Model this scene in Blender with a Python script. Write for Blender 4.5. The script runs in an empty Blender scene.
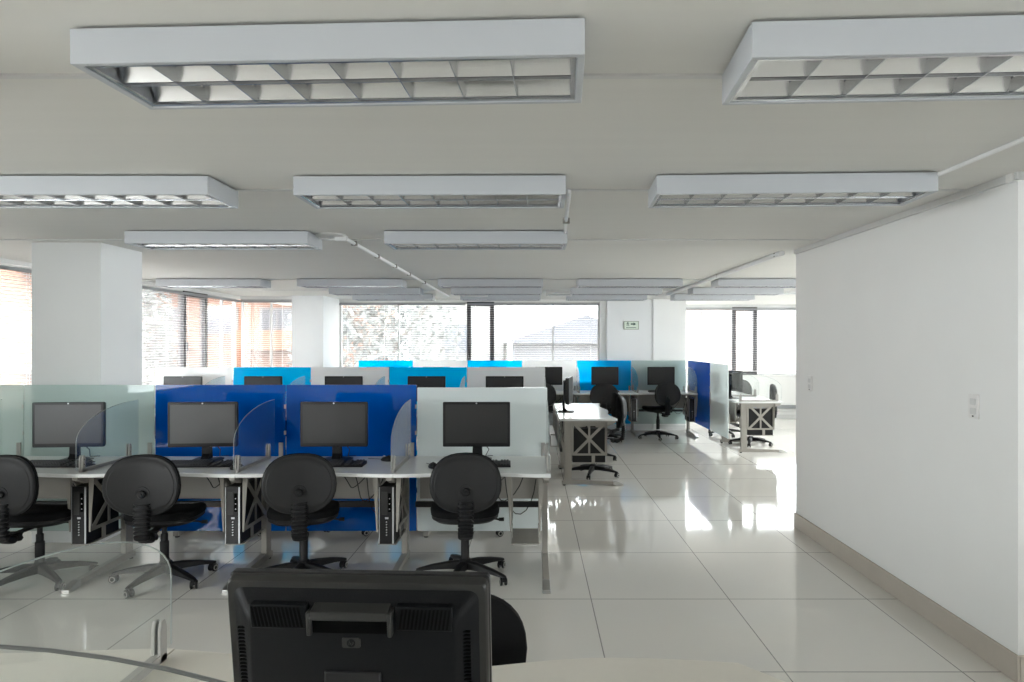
import bpy, bmesh, math, random
from mathutils import Vector, Matrix
random.seed(7)
PI = math.pi
scn = bpy.context.scene
COL = scn.collection
H = 1.56; F = 700.0; ZC = 2.345; ZD = 0.73

# ------------------------------------------------------------------ camera
cd = bpy.data.cameras.new('camera'); cam = bpy.data.objects.new('camera', cd); COL.objects.link(cam)
cam.location = (0, 0, H); cam.rotation_euler = (PI/2, 0, 0)
cd.sensor_width = 36; cd.lens = 36*F/1024; cd.shift_x = -20/1024; cd.shift_y = 2/1024
cd.clip_start = .05; cd.clip_end = 300
scn.camera = cam
# ------------------------------------------------------------------ world (overcast sky)
W = bpy.data.worlds.new('overcast_sky'); scn.world = W; W.use_nodes = True
nt = W.node_tree; nt.nodes.clear()
wo = nt.nodes.new('ShaderNodeOutputWorld'); bg = nt.nodes.new('ShaderNodeBackground')
tc = nt.nodes.new('ShaderNodeTexCoord'); sx = nt.nodes.new('ShaderNodeSeparateXYZ')
rp = nt.nodes.new('ShaderNodeValToRGB')
nt.links.new(tc.outputs['Generated'], sx.inputs[0]); nt.links.new(sx.outputs['Z'], rp.inputs[0])
rp.color_ramp.elements[0].position = 0; rp.color_ramp.elements[0].color = (.90, .92, .94, 1)
rp.color_ramp.elements[1].position = .7; rp.color_ramp.elements[1].color = (1, .99, .97, 1)
nt.links.new(rp.outputs[0], bg.inputs[0]); bg.inputs[1].default_value = 4.5
nt.links.new(bg.outputs[0], wo.inputs[0])
# ------------------------------------------------------------------ exposure
vs = scn.view_settings
vs.view_transform = 'Standard'; vs.look = 'None'; vs.gamma = 1; vs.use_curve_mapping = False
vs.exposure = 2.02

# ------------------------------------------------------------------ window portals (guide daylight sampling only)
def portal(loc, rot, sx_, sy_):
    l = bpy.data.lights.new('window_portal', 'AREA'); l.shape = 'RECTANGLE'; l.size = sx_; l.size_y = sy_
    l.cycles.is_portal = True
    o = bpy.data.objects.new('window_portal', l); o.location = loc; o.rotation_euler = rot; COL.objects.link(o)
portal((-4.86, 8.9, 1.6), (0, -PI/2, 0), 1.5, 5.8)
portal((-4.86, -.6, 1.6), (0, -PI/2, 0), 1.5, 5.6)
portal((-1.1, 12.5, 1.6), (-PI/2, 0, 0), 4.7, 1.5)
portal((4.7, 14.35, 1.6), (-PI/2, 0, 0), 3.8, 1.5)
portal((6.45, 9.05, 1.6), (0, PI/2, 0), 1.5, 5.9)
portal((4.45, -1.4, 1.6), (0, PI/2, 0), 1.5, 4)

# ------------------------------------------------------------------ materials
def mat(name, col, rough=.5, metal=0, spec=.5, noise=0, nscale=20, bump=0, coat=0, nstretch=None):
    m = bpy.data.materials.new(name); m.use_nodes = True
    n = m.node_tree; b = n.nodes['Principled BSDF']
    b.inputs['Base Color'].default_value = (*col, 1); b.inputs['Roughness'].default_value = rough
    b.inputs['Metallic'].default_value = metal; b.inputs['Specular IOR Level'].default_value = spec
    b.inputs['Coat Weight'].default_value = coat
    if noise or bump:
        t = n.nodes.new('ShaderNodeTexCoord'); tx = n.nodes.new('ShaderNodeTexNoise')
        tx.inputs['Scale'].default_value = nscale; tx.inputs['Detail'].default_value = 4
        if nstretch:
            mp = n.nodes.new('ShaderNodeMapping'); mp.inputs['Scale'].default_value = nstretch
            n.links.new(t.outputs['Object'], mp.inputs[0]); n.links.new(mp.outputs[0], tx.inputs['Vector'])
        else: n.links.new(t.outputs['Object'], tx.inputs['Vector'])
        if noise:
            r = n.nodes.new('ShaderNodeMixRGB'); r.inputs[1].default_value = (*[c*(1-noise) for c in col], 1)
            r.inputs[2].default_value = (*[min(1, c*(1+noise)) for c in col], 1)
            n.links.new(tx.outputs['Fac'], r.inputs[0]); n.links.new(r.outputs[0], b.inputs['Base Color'])
        if bump:
            bp = n.nodes.new('ShaderNodeBump'); bp.inputs['Strength'].default_value = bump; bp.inputs['Distance'].default_value = .002
            n.links.new(tx.outputs['Fac'], bp.inputs['Height']); n.links.new(bp.outputs[0], b.inputs['Normal'])
    return m
def glass_mat(name, tint, frost=0, fcol=(1, 1, 1), trans=.5, ior=1.5, rough=.02, fres=1.0):
    """thin sheet: Fresnel reflection over a mix of clear transmission and frosted scattering"""
    m = bpy.data.materials.new(name); m.use_nodes = True; n = m.node_tree; n.nodes.clear()
    o = n.nodes.new('ShaderNodeOutputMaterial'); tr = n.nodes.new('ShaderNodeBsdfTransparent'); tr.inputs[0].default_value = (*tint, 1)
    gl = n.nodes.new('ShaderNodeBsdfGlossy'); gl.inputs['Roughness'].default_value = rough
    fr = n.nodes.new('ShaderNodeFresnel'); ge = n.nodes.new('ShaderNodeNewGeometry'); mr = n.nodes.new('ShaderNodeMapRange')
    mr.inputs['To Min'].default_value = ior; mr.inputs['To Max'].default_value = 1/ior   # same reflectance on both faces of a thin sheet
    n.links.new(ge.outputs['Backfacing'], mr.inputs[0]); n.links.new(mr.outputs[0], fr.inputs[0])
    df = n.nodes.new('ShaderNodeBsdfDiffuse'); df.inputs[0].default_value = (*fcol, 1)
    tl = n.nodes.new('ShaderNodeBsdfTranslucent'); tl.inputs[0].default_value = (*fcol, 1)
    m1 = n.nodes.new('ShaderNodeMixShader'); m1.inputs[0].default_value = trans
    n.links.new(df.outputs[0], m1.inputs[1]); n.links.new(tl.outputs[0], m1.inputs[2])
    m2 = n.nodes.new('ShaderNodeMixShader'); m2.inputs[0].default_value = frost
    n.links.new(tr.outputs[0], m2.inputs[1]); n.links.new(m1.outputs[0], m2.inputs[2])
    m3 = n.nodes.new('ShaderNodeMixShader')
    mu = n.nodes.new('ShaderNodeMath'); mu.operation = 'MULTIPLY'; mu.inputs[1].default_value = fres
    n.links.new(fr.outputs[0], mu.inputs[0]); n.links.new(mu.outputs[0], m3.inputs[0])
    n.links.new(m2.outputs[0], m3.inputs[1]); n.links.new(gl.outputs[0], m3.inputs[2])
    n.links.new(m3.outputs[0], o.inputs[0])
    return m
M = {}
M['wall'] = mat('white_wall_paint', (.85, .85, .835), .6, noise=.02, nscale=3, bump=.05)
M['column'] = mat('white_column_paint', (.84, .85, .85), .6, noise=.02, nscale=3, bump=.05)
M['ceiling'] = mat('ceiling_paint', (.77, .76, .725), .7, noise=.03, nscale=2, nstretch=(.3, 6, 1))
M['base'] = mat('beige_skirting_tile', (.50, .45, .39), .25, noise=.06, nscale=8)
M['housing'] = mat('white_lacquered_steel', (.52, .54, .57), .4)
M['louvre'] = mat('brushed_aluminium', (.62, .63, .65), .24, metal=1, bump=.1, nscale=40)
M['tube'] = mat('unlit_fluorescent_tube', (.85, .87, .88), .3)
M['trunk'] = mat('cable_channel_plastic', (.68, .68, .67), .45)
M['conduit'] = mat('metal_conduit', (.85, .85, .85), .35)
M['desk'] = mat('grey_laminate', (.80, .81, .80), .22, noise=.02, nscale=60, spec=.5)
M['deskc'] = mat('cream_laminate', (.76, .725, .65), .35, noise=.02, nscale=60)
M['edge'] = mat('grey_edge_band', (.55, .55, .53), .4)
M['steel'] = mat('beige_painted_steel', (.33, .312, .28), .45, noise=.03, nscale=30)
M['darkrail'] = mat('black_power_rail', (.02, .02, .022), .4)
M['chrome'] = mat('shiny_steel', (.5, .5, .49), .35, metal=1)
M['clamp'] = mat('beige_clamp_paint', (.40, .385, .36), .45)
M['blackp'] = mat('black_plastic', (.0075, .0075, .0085), .45, noise=.1, nscale=80)
M['shell'] = mat('black_textured_plastic', (.013, .013, .014), .5, bump=.35, nscale=400)
M['fabric'] = mat('black_upholstery', (.006, .006, .0065), .85, bump=.5, nscale=500)
M['wheelr'] = mat('grey_caster_ring', (.35, .34, .31), .5)
M['bezel'] = mat('black_glossy_bezel', (.010, .010, .011), .3)
M['screen'] = mat('dark_screen', (.012, .0115, .012), .42, spec=.6)
M['screeng'] = mat('dark_screen_reflected_light', (.034, .034, .036), .42, spec=.8)  # lighter copy of the dark screen, reflected light put into its colour
M['silver'] = mat('silver_plastic', (.55, .56, .58), .3, metal=.6)
M['monback'] = mat('matt_black_plastic', (.0045, .005, .006), .42, bump=.25, nscale=500)
M['monlip'] = mat('grey_black_plastic', (.020, .020, .019), .4)  # greyer and lighter than the rear housing plastic
M['ventdark'] = mat('vent_slot_black', (.003, .003, .003), .8)
M['keys'] = mat('black_keys', (.03, .03, .032), .5)
M['cable'] = mat('black_cable', (.006, .006, .006), .5)
M['dframe'] = mat('dark_bronze_frame', (.055, .050, .055), .4)
M['aframe'] = mat('pale_aluminium_frame', (.62, .62, .62), .4, metal=.2)
M['blind'] = mat('white_blind_slat', (.80, .80, .79), .45)
M['headrail'] = mat('grey_headrail', (.30, .31, .32), .5)
M['outlet'] = mat('white_outlet_plastic', (.82, .81, .79), .3)
M['signw'] = mat('pale_green_sign', (.72, .80, .70), .4)
M['signg'] = mat('dark_green_print', (.01, .06, .04), .5)
M['signf'] = mat('sign_border', (.36, .38, .30), .5)
M['glass'] = glass_mat('clear_glass', (.98, .99, .985), .012, (.80, .90, .88), .5)
M['glassedge'] = mat('green_glass_edge', (.30, .34, .33), .3)
M['glassedged'] = mat('grey_glass_edge', (.12, .125, .12), .3)
M['pane'] = glass_mat('window_glass', (.95, .97, .97), .10, (.9, .9, .9), .8, ior=1.4)
M['frost'] = glass_mat('frosted_pale_glass', (.85, .95, .93), .90, (.90, .94, .94), .45, fres=.8)
M['frostc'] = glass_mat('lightly_frosted_glass', (.84, .95, .93), .66, (.76, .86, .84), .45, fres=1.0)
M['white'] = glass_mat('white_film_glass', (.9, .9, .9), .97, (.92, .93, .93), .55, fres=.7)
M['blue'] = glass_mat('blue_film_glass', (.0, .2, .7), .97, (.0, .15, .60), .42, fres=.8)
M['cyan'] = glass_mat('backlit_blue_film_glass', (.0, .7, 1.0), .93, (.0, .70, 1.0), .78, fres=.4)  # brighter copy of the blue film, backlight from the windows put into its colour
def floor_mat():
    m = mat('polished_porcelain_tile', (.52, .52, .48), .06, spec=1.0)
    n = m.node_tree; b = n.nodes['Principled BSDF']
    g = n.nodes.new('ShaderNodeNewGeometry'); s = n.nodes.new('ShaderNodeSeparateXYZ'); n.links.new(g.outputs['Position'], s.inputs[0])
    def line(sock, off, per, w):
        a = n.nodes.new('ShaderNodeMath'); a.operation = 'SUBTRACT'; a.inputs[1].default_value = off; n.links.new(sock, a.inputs[0])
        p = n.nodes.new('ShaderNodeMath'); p.operation = 'PINGPONG'; p.inputs[1].default_value = per/2; n.links.new(a.outputs[0], p.inputs[0])
        l = n.nodes.new('ShaderNodeMath'); l.operation = 'LESS_THAN'; l.inputs[1].default_value = w; n.links.new(p.outputs[0], l.inputs[0]); return l
    lx = line(s.outputs['X'], .36, .84, .0032); ly = line(s.outputs['Y'], 3.32, .945, .004)
    mx = n.nodes.new('ShaderNodeMath'); mx.operation = 'MAXIMUM'; n.links.new(lx.outputs[0], mx.inputs[0]); n.links.new(ly.outputs[0], mx.inputs[1])
    no = n.nodes.new('ShaderNodeTexNoise'); no.inputs['Scale'].default_value = 1.3; no.inputs['Detail'].default_value = 5; n.links.new(g.outputs['Position'], no.inputs['Vector'])
    c1 = n.nodes.new('ShaderNodeMixRGB'); c1.inputs[1].default_value = (.73, .71, .66, 1); c1.inputs[2].default_value = (.78, .76, .71, 1); n.links.new(no.outputs['Fac'], c1.inputs[0])
    c2 = n.nodes.new('ShaderNodeMixRGB'); c2.inputs[2].default_value = (.27, .265, .25, 1); n.links.new(mx.outputs[0], c2.inputs[0]); n.links.new(c1.outputs[0], c2.inputs[1])
    n.links.new(c2.outputs[0], b.inputs['Base Color'])
    return m
M['floor'] = floor_mat()
def brick_mat(name, c1, c2, mortar, scale=3.0):
    m = mat(name, c1, .9); n = m.node_tree; b = n.nodes['Principled BSDF']
    g = n.nodes.new('ShaderNodeTexCoord'); s = n.nodes.new('ShaderNodeSeparateXYZ'); n.links.new(g.outputs['Object'], s.inputs[0])
    a = n.nodes.new('ShaderNodeMath'); a.operation = 'ADD'; n.links.new(s.outputs['X'], a.inputs[0]); n.links.new(s.outputs['Y'], a.inputs[1])
    cb = n.nodes.new('ShaderNodeCombineXYZ'); n.links.new(a.outputs[0], cb.inputs[0]); n.links.new(s.outputs['Z'], cb.inputs[1])
    t = n.nodes.new('ShaderNodeTexBrick'); t.inputs['Scale'].default_value = scale; t.inputs['Color1'].default_value = (*c1, 1); t.inputs['Color2'].default_value = (*c2, 1)
    t.inputs['Mortar'].default_value = (*mortar, 1); t.inputs['Mortar Size'].default_value = .01
    n.links.new(cb.outputs[0], t.inputs['Vector']); n.links.new(t.outputs[0], b.inputs['Base Color']); return m
M['brick'] = brick_mat('orange_brick', (.24, .115, .072), (.20, .095, .06), (.24, .14, .10))
M['brick2'] = brick_mat('old_brown_brick', (.22, .15, .13), (.27, .19, .16), (.3, .27, .25), 2.2)
M['render'] = mat('pale_render', (.17, .17, .17), .9, noise=.05, nscale=2)
M['rendg'] = mat('grey_render', (.10, .105, .12), .9, noise=.08, nscale=2)
M['rooft'] = mat('grey_roof_tiles', (.07, .075, .09), .8, noise=.2, nscale=12)
M['bwin'] = mat('dark_window_glazing', (.09, .10, .12), .2)
M['ground'] = mat('pale_asphalt', (.10, .10, .10), .9, noise=.1, nscale=1)
M['bark'] = mat('grey_bark', (.12, .10, .09), .9)
M['leaf'] = mat('grey_green_leaves', (.085, .095, .095), .8, noise=.4, nscale=6)

for k_, v_ in (('blackp', .3), ('shell', .35), ('fabric', .15), ('monback', .14), ('monlip', .35), ('ventdark', .03), ('bezel', .35)):
    M[k_].node_tree.nodes['Principled BSDF'].inputs['Specular IOR Level'].default_value = v_
# ------------------------------------------------------------------ mesh helpers
class MB:
    def __init__(s): s.v = []; s.f = []
    def add(s, vs_, fs):
        o = len(s.v); s.v += [tuple(p) for p in vs_]; s.f += [tuple(i+o for i in f) for f in fs]; return s
    def box(s, x0, x1, y0, y1, z0, z1, mtx=None):
        p = [Vector((x, y, z)) for z in (z0, z1) for y in (y0, y1) for x in (x0, x1)]
        if mtx: p = [mtx @ q for q in p]
        return s.add(p, [(0, 2, 3, 1), (4, 5, 7, 6), (0, 1, 5, 4), (2, 6, 7, 3), (0, 4, 6, 2), (1, 3, 7, 5)])
    def prism(s, poly, a, b, ax='z', mtx=None):
        n = len(poly)
        def mk(p, t): return {'z': Vector((p[0], p[1], t)), 'y': Vector((p[0], t, p[1])), 'x': Vector((t, p[0], p[1]))}[ax]
        v = [mk(p, a) for p in poly]+[mk(p, b) for p in poly]
        if mtx: v = [mtx @ q for q in v]
        f = [tuple(range(n))[::-1], tuple(range(n, 2*n))]+[(i, (i+1) % n, n+(i+1) % n, n+i) for i in range(n)]
        return s.add(v, f)
    def rings(s, rs, cap=True, closed=False):
        n = len(rs[0]); v = [p for r in rs for p in r]; f = []
        m = len(rs)
        for i in range(m if closed else m-1):
            j = (i+1) % m
            f += [(i*n+k, i*n+(k+1) % n, j*n+(k+1) % n, j*n+k) for k in range(n)]
        if cap and not closed: f += [tuple(range(n))[::-1], tuple((m-1)*n+k for k in range(n))]
        return s.add(v, f)
    def tube(s, pts, r, n=8, rr=None):
        pts = [Vector(p) for p in pts]; rs = []; up = None
        for i, p in enumerate(pts):
            t = (pts[min(i+1, len(pts)-1)]-pts[max(i-1, 0)]).normalized()
            if up is None: up = t.orthogonal().normalized()
            else: up = (up-t*up.dot(t)).normalized()
            w = t.cross(up); q = rr[i] if rr else r
            rs.append([p+(up*math.cos(a)+w*math.sin(a))*q for a in [2*PI*k/n for k in range(n)]])
        return s.rings(rs)
    def lathe(s, prof, c=(0, 0, 0), n=20, ax='z'):
        rs = []
        for r, h in prof:
            ring = []
            for k in range(n):
                a = 2*PI*k/n; u, w = r*math.cos(a), r*math.sin(a)
                ring.append({'z': (c[0]+u, c[1]+w, c[2]+h), 'y': (c[0]+w, c[1]+h, c[2]+u), 'x': (c[0]+h, c[1]+u, c[2]+w)}[ax])
            rs.append(ring)
        return s.rings(rs)
    def build(s, name, m, parent=None, smooth=False, bevel=0, segs=2, subsurf=0):
        me = bpy.data.meshes.new(name); me.from_pydata([tuple(p) for p in s.v], [], s.f); me.update()
        bm = bmesh.new(); bm.from_mesh(me); bmesh.ops.recalc_face_normals(bm, faces=bm.faces); bm.to_mesh(me); bm.free()
        me.materials.append(M[m] if isinstance(m, str) else m)
        if smooth or bevel:
            for p in me.polygons: p.use_smooth = True
            me.set_sharp_from_angle(angle=math.radians(38))
        o = bpy.data.objects.new(name, me); COL.objects.link(o)
        if bevel:
            b = o.modifiers.new('bevel', 'BEVEL'); b.width = bevel; b.segments = segs; b.limit_method = 'ANGLE'; b.angle_limit = math.radians(40)
        if subsurf:
            b = o.modifiers.new('sub', 'SUBSURF'); b.levels = subsurf; b.render_levels = subsurf
        if parent: o.parent = parent
        return o
def tag(o, label, cat, group=None, kind=None):
    o['label'] = label; o['category'] = cat
    if group: o['group'] = group
    if kind: o['kind'] = kind
    return o
def struct(o): o['kind'] = 'structure'; return o
def empty(name, loc=(0, 0, 0), rz=0):
    o = bpy.data.objects.new(name, None); o.empty_display_size = .1; COL.objects.link(o); o.location = loc; o.rotation_euler = (0, 0, rz); return o
def kids(o): return [c for c in list(bpy.data.objects) if c.parent == o]
def copy_tree(o, parent=None):
    c = o.copy(); COL.objects.link(c)
    if parent: c.parent = parent
    for k in TREE.get(o.name, []): copy_tree(k, c)
    return c
TREE = {}
def freeze(o):
    TREE[o.name] = kids(o)
    for k in TREE[o.name]: freeze(k)
USED = set()
def place(proto, loc, rz, label, cat, group):
    if proto.name in USED: o = copy_tree(proto)
    else: USED.add(proto.name); o = proto
    o.location = loc; o.rotation_euler = (0, 0, rz); tag(o, label, cat, group); return o
def arc(cx, cy, r, a0, a1, n): return [(cx+r*math.cos(math.radians(a0+(a1-a0)*i/n)), cy+r*math.sin(math.radians(a0+(a1-a0)*i/n))) for i in range(n+1)]
def rrect(x0, x1, y0, y1, r, n=5):
    return arc(x1-r, y1-r, r, 0, 90, n)+arc(x0+r, y1-r, r, 90, 180, n)+arc(x0+r, y0+r, r, 180, 270, n)+arc(x1-r, y0+r, r, 270, 360, n)

# ================================================================== THE SETTING
XL = -4.9; YB = 12.55; YR = 14.4; XR = 6.5; YF = -3.5; XB = 2.236; XN = 4.5; SILL = .90; HEAD = 2.30
struct(MB().box(XL-.25, XR+.3, YF-.3, YR+.3, -.2, 0).build('floor', 'floor'))
struct(MB().box(XL-.25, XR+.3, YF-.3, YR+.3, ZC, ZC+.2).build('ceiling', 'ceiling'))
m = MB(); m.box(XL-.2, XL, YF, 11.75, 0, SILL); m.box(XL-.2, XL, YF, 11.75, HEAD, ZC); m.box(XL-.2, XL, 2.2, 6.0, SILL, HEAD); struct(m.build('wall_left', 'wall'))  # closed stretch between the openings is unseen, shaped to dim the near column
w = MB()
w.box(XL-.2, -3.98, 11.75, 11.95, 0, SILL); w.box(XL-.2, -3.98, 11.75, 11.95, HEAD, ZC)
w.box(-3.46, 1.22, YB, YB+.2, 0, SILL); w.box(-3.46, 1.22, YB, YB+.2, HEAD, ZC)
w.box(1.22, 2.76, YB, YB+.2, 0, ZC)
w.box(2.56, 2.76, YB+.2, YR, 0, ZC)
w.box(2.56, XR+.2, YR, YR+.2, 0, SILL); w.box(2.56, XR+.2, YR, YR+.2, HEAD, ZC)
struct(w.build('wall_back', 'wall'))
m = MB(); m.box(XB, XR+.2, 3.22, 5.93, 0, ZC); struct(m.build('wall_right', 'wall'))
m = MB(); m.box(XR, XR+.2, 5.93, YR, 0, SILL); m.box(XR, XR+.2, 5.93, YR, HEAD, ZC); m.box(XR, XR+.2, 12.0, YR, SILL, HEAD); struct(m.build('wall_right_far', 'wall'))
m = MB(); m.box(XN, XN+.2, YF, 3.22, 0, SILL); m.box(XN, XN+.2, YF, 3.22, HEAD, ZC); m.box(XN, XN+.2, .6, 3.22, SILL, HEAD); struct(m.build('wall_right_near', 'wall'))
struct(MB().box(XL-.2, XN+.2, YF-.2, YF, 0, ZC).build('wall_front', 'wall'))
# skirting along the right partition block
m = MB(); m.box(XB-.014, XB, 3.206, 5.944, 0, .125); m.box(XB, XN, 3.206, 3.22, 0, .125); m.box(XB, XR, 5.93, 5.944, 0, .125)
struct(m.build('baseboard_right', 'base', bevel=.003))
m = MB(); m.box(2.76, XR, YR-.012, YR, 0, .09); m.box(-3.4, 2.76, YB-.012, YB, 0, .09); struct(m.build('baseboard_back', 'trunk', bevel=.003))
# structural columns
tag(struct(MB().box(-3.91, -3.37, 5.47, 6.05, 0, ZC).build('column', 'column')), 'wide white square column behind the pale glass screens at left', 'column')
tag(struct(MB().box(-3.98, -3.46, 11.6, YB+.2, 0, ZC).build('column', 'column')), 'white column at the back corner between the brick view and the tree view', 'column')
struct(MB().box(1.34, 2.15, YB-.06, YB, 0, ZC).build('wall_back_pier', 'column'))
struct(MB().box(2.15, 2.175, YB-.075, YB, 0, ZC).build('trim_5', 'trunk'))
# ceiling joint strips
for i, (y, xa, xb) in enumerate(((2.05, XL, XN), (3.58, XL, XB), (5.30, XL, XB), (8.62, XL, XR), (10.35, XL, XR))):
    struct(MB().box(xa, xb, y-.012, y+.012, ZC-.007, ZC).build('trim_%d' % (i+6), 'trunk'))

# windows: frames, mullions, panes, blinds
wn = [0]
def window(along, c, a, b, z0, z1, mull=(), casement=(), side=1, dark=False):
    """along 'x' -> plane y=c from x=a..b ; along 'y' -> plane x=c"""
    wn[0] += 1
    root = struct(empty('window_%d' % wn[0]))
    def bx(mb, u0, u1, v0, v1, z0_, z1_):
        if along == 'x': mb.box(u0, u1, c+v0*side, c+v1*side, z0_, z1_) if side > 0 else mb.box(u0, u1, c+v1*side, c+v0*side, z0_, z1_)
        else: mb.box(c+min(v0*side, v1*side), c+max(v0*side, v1*side), u0, u1, z0_, z1_)
    fr = MB()
    t = .035
    bx(fr, a, b, .04, .10, z0, z0+t); bx(fr, a, b, .04, .10, z1-t, z1); bx(fr, a, a+t, .04, .10, z0, z1); bx(fr, b-t, b, .04, .10, z0, z1)
    for q in mull: bx(fr, q-.012, q+.012, .05, .09, z0, z1)
    fr.build('window_frame', 'aframe', root)
    for (q0, q1) in casement:
        d = MB(); s = .075
        bx(d, q0, q0+s, .02, .11, z0, z1); bx(d, q1-s, q1, .02, .11, z0, z1); bx(d, q0+s, q1-s, .02, .11, z0, z0+s); bx(d, q0+s, q1-s, .02, .11, z1-s, z1)
        cf = d.build('casement_frame', 'dframe', root, bevel=.004)
        h = MB(); bx(h, q0+.02, q0+.045, -.02, .02, 1.45, 1.57); h.build('window_handle', 'dframe', cf)
    g = MB(); bx(g, a+.02, b-.02, .068, .074, z0+.01, z1-.01); g.build('window_pane', 'pane', root)
    sl = MB(); bx(sl, a, b, -.03, .14, z0-.03, z0); sl.build('window_sill', 'outlet', root, bevel=.004)
    return root
def blind(along, c, a, b, z0, z1, tilt, label, pitch=.034, side=1, off=-.05):
    root = empty('venetian_blind', ((a+b)/2, c, z1) if along == 'x' else (c, (a+b)/2, z1), 0 if along == 'x' else PI/2)
    L = (b-a)/2; y = off if along == 'x' else -off*side
    # local: x along the window, y across
    hr = MB().box(-L, L, y-.016, y+.016, -.035, 0).build('headrail', 'headrail', root, bevel=.003)
    sl = MB(); n = int((z1-.05-z0)/pitch); ct, st = math.cos(tilt), math.sin(tilt)
    for i in range(n):
        z = -.055-i*pitch; w_ = .0125
        v = []
        for k, (u, bow) in enumerate(((-1, 0), (0, .0022), (1, 0))):
            v += [(-L+.01, y+u*w_*ct, z+u*w_*st+bow), (L-.01, y+u*w_*ct, z+u*w_*st+bow)]
        sl.add(v, [(0, 1, 3, 2), (2, 3, 5, 4)])
    s = sl.build('slats', 'blind', root); s['kind'] = 'stuff'
    sd = s.modifiers.new('thick', 'SOLIDIFY'); sd.thickness = .0006
    cd_ = MB(); k = max(2, int((b-a)/.6)+1)
    for i in range(k):
        x = -L+.15+(2*L-.3)*i/(k-1)
        cd_.box(x-.0012, x+.0012, y-.014, y-.0125, z0-z1, -.03); cd_.box(x-.0012, x+.0012, y+.0125, y+.014, z0-z1, -.03)
    cd_.build('ladder_cords', 'blind', root)
    MB().box(-L+.01, L-.01, y-.013, y+.013, z0-z1-.005, z0-z1+.012).build('bottom_rail', 'blind', root, bevel=.003)
    tag(root, label, 'window blind', 'venetian blinds'); return root
# left wall windows (dark opening casement about 10 m away)
window('y', XL, YF+.1, 2.2, SILL, HEAD, mull=(-2, -.5), side=-1)  # unseen opening, its length set for the daylight it lets in
window('y', XL, 6.0, 11.7, SILL, HEAD, mull=(7.7, 11.2), casement=((9.90, 10.62),), side=-1)
window('x', 11.75, XL, -3.98, SILL, HEAD, mull=(-4.4,), side=1)
window('x', YB, -3.46, 1.22, SILL, HEAD, mull=(-2.4, .38), casement=((-1.17, -.68),), side=1)
window('x', YR, 2.76, XR, SILL, HEAD, mull=(3.5,), casement=((4.13, 4.64),), side=1)
window('y', XR, 6.1, 12.0, SILL, HEAD, mull=(8, 10), side=1)  # unseen window, added to bring daylight to the far right
window('y', XN, YF+.1, .6, SILL, HEAD, mull=(-1,), side=1)  # unseen window behind the camera, added to fill the room with daylight
blind('y', XL, 6.03, 8.0, 1.0, 2.27, -.10, 'white venetian blind seen left of the big near column', side=-1)
blind('y', XL, 8.05, 11.66, 1.0, 2.27, -.10, 'white venetian blind with dark casement behind, between the two columns', side=-1)
blind('x', 11.75, XL+.08, -4.02, 1.0, 2.27, -.05, 'narrow white venetian blind at the far left corner facing brick flats', side=1)
blind('x', YB, -3.44, -1.18, 1.0, 2.27, -.05, 'white venetian blind in front of the big pale tree', pitch=.04)
blind('x', YB, -1.16, 1.20, 1.0, 2.27, -.05, 'white venetian blind over the dark framed casement in the middle window', pitch=.04)
blind('x', YR, 3.0, 6.3, .98, 2.27, -.05, 'white venetian blind in the far right window beyond the partition wall', pitch=.045)
# thick cable channel along the top of the right wall, going on across the ceiling
tk = empty('cable_channel', (XB, 3.2, ZC))
MB().box(-.02, 0, 0, 2.72, -.036, 0).build('channel', 'trunk', tk, bevel=.002)
MB().box(-.01, .4, 0, .02, -.036, 0).build('channel', 'trunk', tk, bevel=.002)
MB().box(-.024, -.002, .02, .07, -.04, 0).build('joint_cover', 'outlet', tk)
tag(tk, 'white cable channel running along the top edge of the right wall', 'cable channel')
def conduit(name, pts, r, label, clips=()):
    root = empty(name, pts[0]); p0 = Vector(pts[0])
    MB().tube([Vector(p)-p0 for p in pts], r, 8).build('pipe', 'conduit', root, smooth=True)
    for c in clips:
        q = Vector(c)-p0; MB().box(q.x-.022, q.x+.022, q.y-.012, q.y+.012, q.z-.014, q.z+.02).build('clip', 'steel', root)
    tag(root, label, 'conduit', 'ceiling conduits')
    return root
zt = ZC-.018
conduit('ceiling_conduit', [(-1.37, 5.1, zt), (-1.37, 11.5, zt)], .014, 'pale conduit running back along the ceiling from the round plate', [(-1.37, y, ZC-.02) for y in (5.4, 6.2, 7, 7.8, 8.9)])
conduit('ceiling_conduit', [(2.13, 5.97, zt), (2.13, 11.0, zt-.005)], .025, 'bright conduit on the ceiling going on past the end of the right wall', [(2.13, y, ZC-.02) for y in (6.1, 8.0)])
conduit('ceiling_conduit', [(.19, 3.55, zt), (.24, 5.25, zt)], .01, 'thin cable pipe linking two ceiling lamps near the middle', [(.215, 4.4, ZC-.02)])
conduit('ceiling_conduit', [(1.85, 3.2, zt), (1.85, 1.2, zt)], .01, 'thin pipe across the ceiling toward the upper right corner')
jp = empty('junction_plate', (-1.46, 5.08, ZC))
MB().lathe([(.11, 0), (.11, -.012), (.09, -.018)], n=24).build('plate', 'trunk', jp, smooth=True)
MB().box(.03, .12, -.02, .02, -.045, -.01).build('cable_box', 'conduit', jp, bevel=.004)
MB().tube([(-.10, .02, -.02), (0, -.02, -.04), (.09, 0, -.03)], .006, 6).build('cable', 'conduit', jp, smooth=True)
tag(jp, 'round junction plate with pipes on the ceiling near the left lamps', 'junction plate')
for k, (x, y, lab) in enumerate(((-.9, 11.0, 'small white box on the far ceiling above the middle window'), (.42, 10.9, 'small white ceiling box between two far lamps'), (3.9, 10.6, 'small white ceiling box above the far right window'))):
    r_ = empty('ceiling_box', (x, y, ZC)); MB().box(-.2, .2, -.06, .06, -.055, 0).build('box_body', 'trunk', r_, bevel=.006)
    MB().box(-.17, .17, -.063, -.06, -.045, -.03).build('slot', 'louvre', r_); tag(r_, lab, 'ceiling box', 'ceiling boxes')
sd = empty('ceiling_detector', (1.85, 10.2, ZC))
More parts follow.
